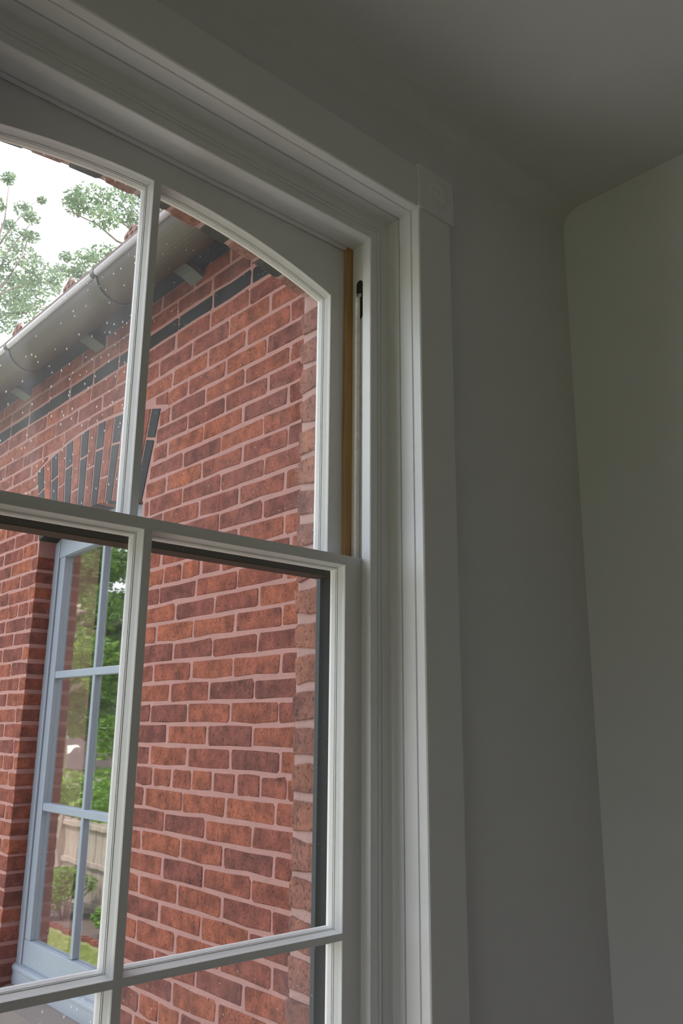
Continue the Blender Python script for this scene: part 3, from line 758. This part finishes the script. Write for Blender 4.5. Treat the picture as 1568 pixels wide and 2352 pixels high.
def tree(name, label, base, trunk, branches, clusters, n, size, leafm, bark, trad, group=None):
    rnd = random.Random(name+label)
    e = empty(name, base); tag(e, label, 'tree', group)
    k = len(trunk)
    MB().tube(trunk, [trad*(1-.75*i/(k-1)) for i in range(k)], 10).build('trunk', bark, e, True)
    for b in branches:
        m_ = len(b[0]); MB().tube(b[0], [b[1]*(1-.75*i/(m_-1)) for i in range(m_)], 7).build('branch', bark, e, True)
    lf = MB()
    for c, r_, dens in clusters:
        leaves_at(lf, rnd, c, r_, max(8, int(n*dens)), size, 0.7)
    lf.build('foliage', leafm, e, fix=False)
    return e
# two shrubs in the bed, and a violet clump
shrub('shrub', 'bushy bright green shrub in front of the fence post', (-3.34, 14.5), 0.47, 0.90, 1500, 0.045, LEAF_A)
shrub('shrub', 'low bright green shrub in the mulch away from the post', (-3.36, 12.9), 0.32, 0.62, 1000, 0.042, LEAF_A)
fl = empty('flower_clump', (-3.2, 14.75, ZG)); tag(fl, 'small violet flower clump at the edge of the mulch bed', 'flowers')
m1 = MB(); m2 = MB(); q = random.Random(3)
for i in range(14):
    x, y, z = -3.2+q.uniform(-.1, .1), 14.75+q.uniform(-.12, .12), ZG+q.uniform(.10, .18)
    m1.tube([(-3.2+(x+3.2)*.4, 14.75+(y-14.75)*.4, ZG), (x, y, z)], .004, 5); leaves_at(m2, q, (x, y, z), .03, 9, .022)
m1.build('stems', BARKD, fl); m2.build('petals', PETAL, fl, fix=False)
# shrubs behind the fence
for i, (x, y, r_, h, lab) in enumerate(((-5.5, 19.2, 1.4, 2.3, 'rounded green shrub rising behind the fence, farthest along it'), (-5.45, 16.4, 1.3, 2.15, 'rounded green shrub rising behind the fence, second from its far end'), (-5.5, 13.9, 1.3, 2.4, 'tall leafy shrub rising behind the fence, third from its far end'), (-5.4, 11.4, 1.2, 2.3, 'leafy shrub rising behind the near end of the fence'))):
    shrub('tall_shrub', lab, (x, y), r_, h, 3200, 0.075, LEAF_A, 'shrubs behind the fence', 7)
# small garage beyond
ga = empty('garage', (-17.0, 38.0, ZG)); tag(ga, 'low garage with brown shingle roof and cream gable beyond the fence', 'building')
box('wall', CREAM, (-21, -15.2, 26, 50, ZG, -1.9), ga)
MB().loft([[(-14.7, y, -2.0), (-18.0, y, -0.75), (-21.3, y, -2.0), (-21.3, y, -2.15), (-18, y, -.9), (-14.7, y, -2.15)] for y in (25.6, 50.4)], True, True).build('roof', SHINGLE, ga)
MB().add([(-14.6, 41.5, -2.6), (-14.6, 45.5, -2.6), (-14.6, 45.5, -2.3), (-14.6, 43.5, -1.05), (-14.6, 41.5, -2.3), (-17, 41.5, -2.6), (-17, 45.5, -2.6), (-17, 45.5, -2.3), (-17, 43.5, -1.05), (-17, 41.5, -2.3)],
         [(0, 1, 2, 3, 4), (9, 8, 7, 6, 5), (0, 5, 6, 1), (1, 6, 7, 2), (2, 7, 8, 3), (3, 8, 9, 4), (4, 9, 5, 0)]).build('gable', CREAM, ga)
for s in (-1, 1):
    MB().loft([[(x, 43.5, -0.90), (x, 43.5, -1.15), (x, 43.5+s*2.3, -2.55), (x, 43.5+s*2.3, -2.30)] for x in (-14.5, -14.62)], True, True).build('bargeboard', TRIM, ga)

def limb(p, q, sag=0.0, k=4, seed=0):
    rnd = random.Random(seed); p, q = Vector(p), Vector(q); L = (q-p).length
    return [p.lerp(q, i/k) + Vector((0, 0, sag*math.sin(math.pi*i/k))) + (Vector((rnd.gauss(0, .03), rnd.gauss(0, .03), rnd.gauss(0, .03)))*L if 0 < i < k else Vector((0, 0, 0))) for i in range(k+1)]
# garden trees whose reflection fills the wing's window
q = random.Random(11)
def garden_tree(label, x, y, h, r_, lean, trad, bark, seed, leafm=LEAF_B, low=0.35, per=230, lsz=.11):
    rnd = random.Random(seed)
    tp = Vector((x+lean[0], y+lean[1], ZG+h*.8)); tk = limb((x, y, ZG), tp, 0, 6, seed)
    br = []; cl = []
    for k in range(13):
        f = low+(.98-low)*(k+rnd.random())/13; i = min(5, int(f*6)); st = tk[i].lerp(tk[i+1], f*6-i)
        a = rnd.uniform(0, 6.28); d = r_*rnd.uniform(.55, 1.0)
        en = st + Vector((d*math.cos(a), d*math.sin(a), r_*rnd.uniform(.05, .45)))
        br.append((limb(st, en, .1*r_, 4, seed*31+k), trad*.35))
        for g in (.55, .8, 1.0):
            c = st.lerp(en, g) + Vector((rnd.gauss(0, .35), rnd.gauss(0, .35), rnd.gauss(0, .3)))
            cl.append((c, r_*rnd.uniform(.22, .36), 1.0))
    return tree('garden_tree', label, (x, y, ZG), tk, br, cl, per, lsz, leafm, bark, trad, 'trees beyond the fence')
garden_tree('pale straight-trunked tree just beyond the fence', -6.9, 22.6, 10.5, 2.1, (0.2, -.2), 0.26, BARK, 3, LEAF_B, .45, 300, .085)
garden_tree('leafy tree nearest the house beyond the fence', -7.4, 18.9, 9, 1.7, (0.1, .1), .2, BARKD, 5, LEAF_A, .28, 300, .08)
garden_tree('slender leafy tree behind the pale trunk, left of it', -10.2, 27.6, 11, 2.2, (0, .2), .24, BARKD, 4, LEAF_B, .28, 300, .09)
garden_tree('broad dark tree filling the gap behind the other trees', -11.5, 32.8, 13, 2.6, (.2, 0), .30, BARKD, 8, LEAF_B, .2, 300, .11)
garden_tree('dark tree standing behind the garage roof', -27.0, 62.0, 17, 5.2, (0, 0), .45, BARKD, 6, LEAF_B, .15, 320, .2)
garden_tree('spreading tree far behind the garage, nearer the house end', -30.0, 73.0, 18, 5.0, (0, 0), .45, BARKD, 9, LEAF_B, .15, 320, .2)
# trees standing beyond the wing's roof, seen against the bright sky
def at(px, py, y):
    d = hv*FPX + rv*(px-784) - uv*(py-1176); return d*(y/d.y)
q = random.Random(21)
def sky_tree(label, by, bx, bases, spec, size, per):
    root = Vector((bx, by, ZG)); top = Vector((bx+.3, by, 9.0))
    tk = limb(root, top, 0, 6, by); br = []; cl = []
    for (st, en, rad_) in bases:
        br.append((limb(st, en, .15, 5, int(en[0]*100)), rad_))
    for c, r_, dn in spec: cl.append((c, r_, dn))
    return tree('roadside_tree', label, (bx, by, ZG), tk, br, cl, per, size, LEAF_C, BARKD, .28, 'trees beyond the wing roof')
Y2 = 17.0
A = [(215, 455, 55), (265, 470, 60), (180, 470, 40), (300, 440, 45), (240, 500, 45), (310, 505, 30), (170, 455, 30), (235, 590, 45), (205, 600, 40), (265, 600, 40), (300, 585, 40), (185, 630, 30), (320, 560, 35), (340, 470, 40), (380, 520, 50)]
sp = [(at(x+q.uniform(-8, 8), y, Y2+q.uniform(-1.2, 1.2)), r_*0.0075*1.15, r_/55) for x, y, r_ in A]
hub = at(420, 640, Y2+.3)
bs = [(at(430, 650, Y2), at(150, 480, Y2), .05), (at(330, 560, Y2), at(225, 480, Y2), .035), (at(440, 660, Y2), at(300, 470, Y2), .05), (at(300, 640, Y2), at(180, 620, Y2), .03), (hub, at(330, 440, Y2), .06)]
sky_tree('feathery green tree over the roof beside the center muntin', Y2, hub.x+.5, bs, sp, .055, 420)
Y3 = 21.0
Bc = [(30, 560, 45), (60, 590, 40), (10, 600, 35), (90, 620, 40), (120, 640, 35), (60, 640, 35), (30, 660, 50), (80, 690, 40), (20, 700, 50), (60, 720, 40), (5, 740, 40), (110, 660, 35), (140, 620, 25), (20, 410, 22), (45, 480, 26), (80, 500, 22), (20, 520, 25), (60, 540, 24), (95, 460, 14), (80, 545, 22), (150, 590, 20), (0, 470, 22), (25, 640, 40), (70, 660, 36), (45, 690, 40)]
sp = [(at(x+q.uniform(-8, 8), y, Y3+q.uniform(-1.5, 1.5)), r_*0.0092*1.1, r_/60) for x, y, r_ in Bc]
hub = at(-90, 800, Y3)
bs = [(hub, at(60, 560, Y3), .07), (hub, at(20, 430, Y3), .06), (at(-40, 700, Y3), at(130, 640, Y3), .05), (hub, at(90, 700, Y3), .06), (at(0, 620, Y3), at(80, 500, Y3), .03), (at(0, 560, Y3), at(95, 460, Y3), .025)]
sky_tree('airy tree over the roof at the far end of the gutter', Y3, hub.x-.4, bs, sp, .06, 380)
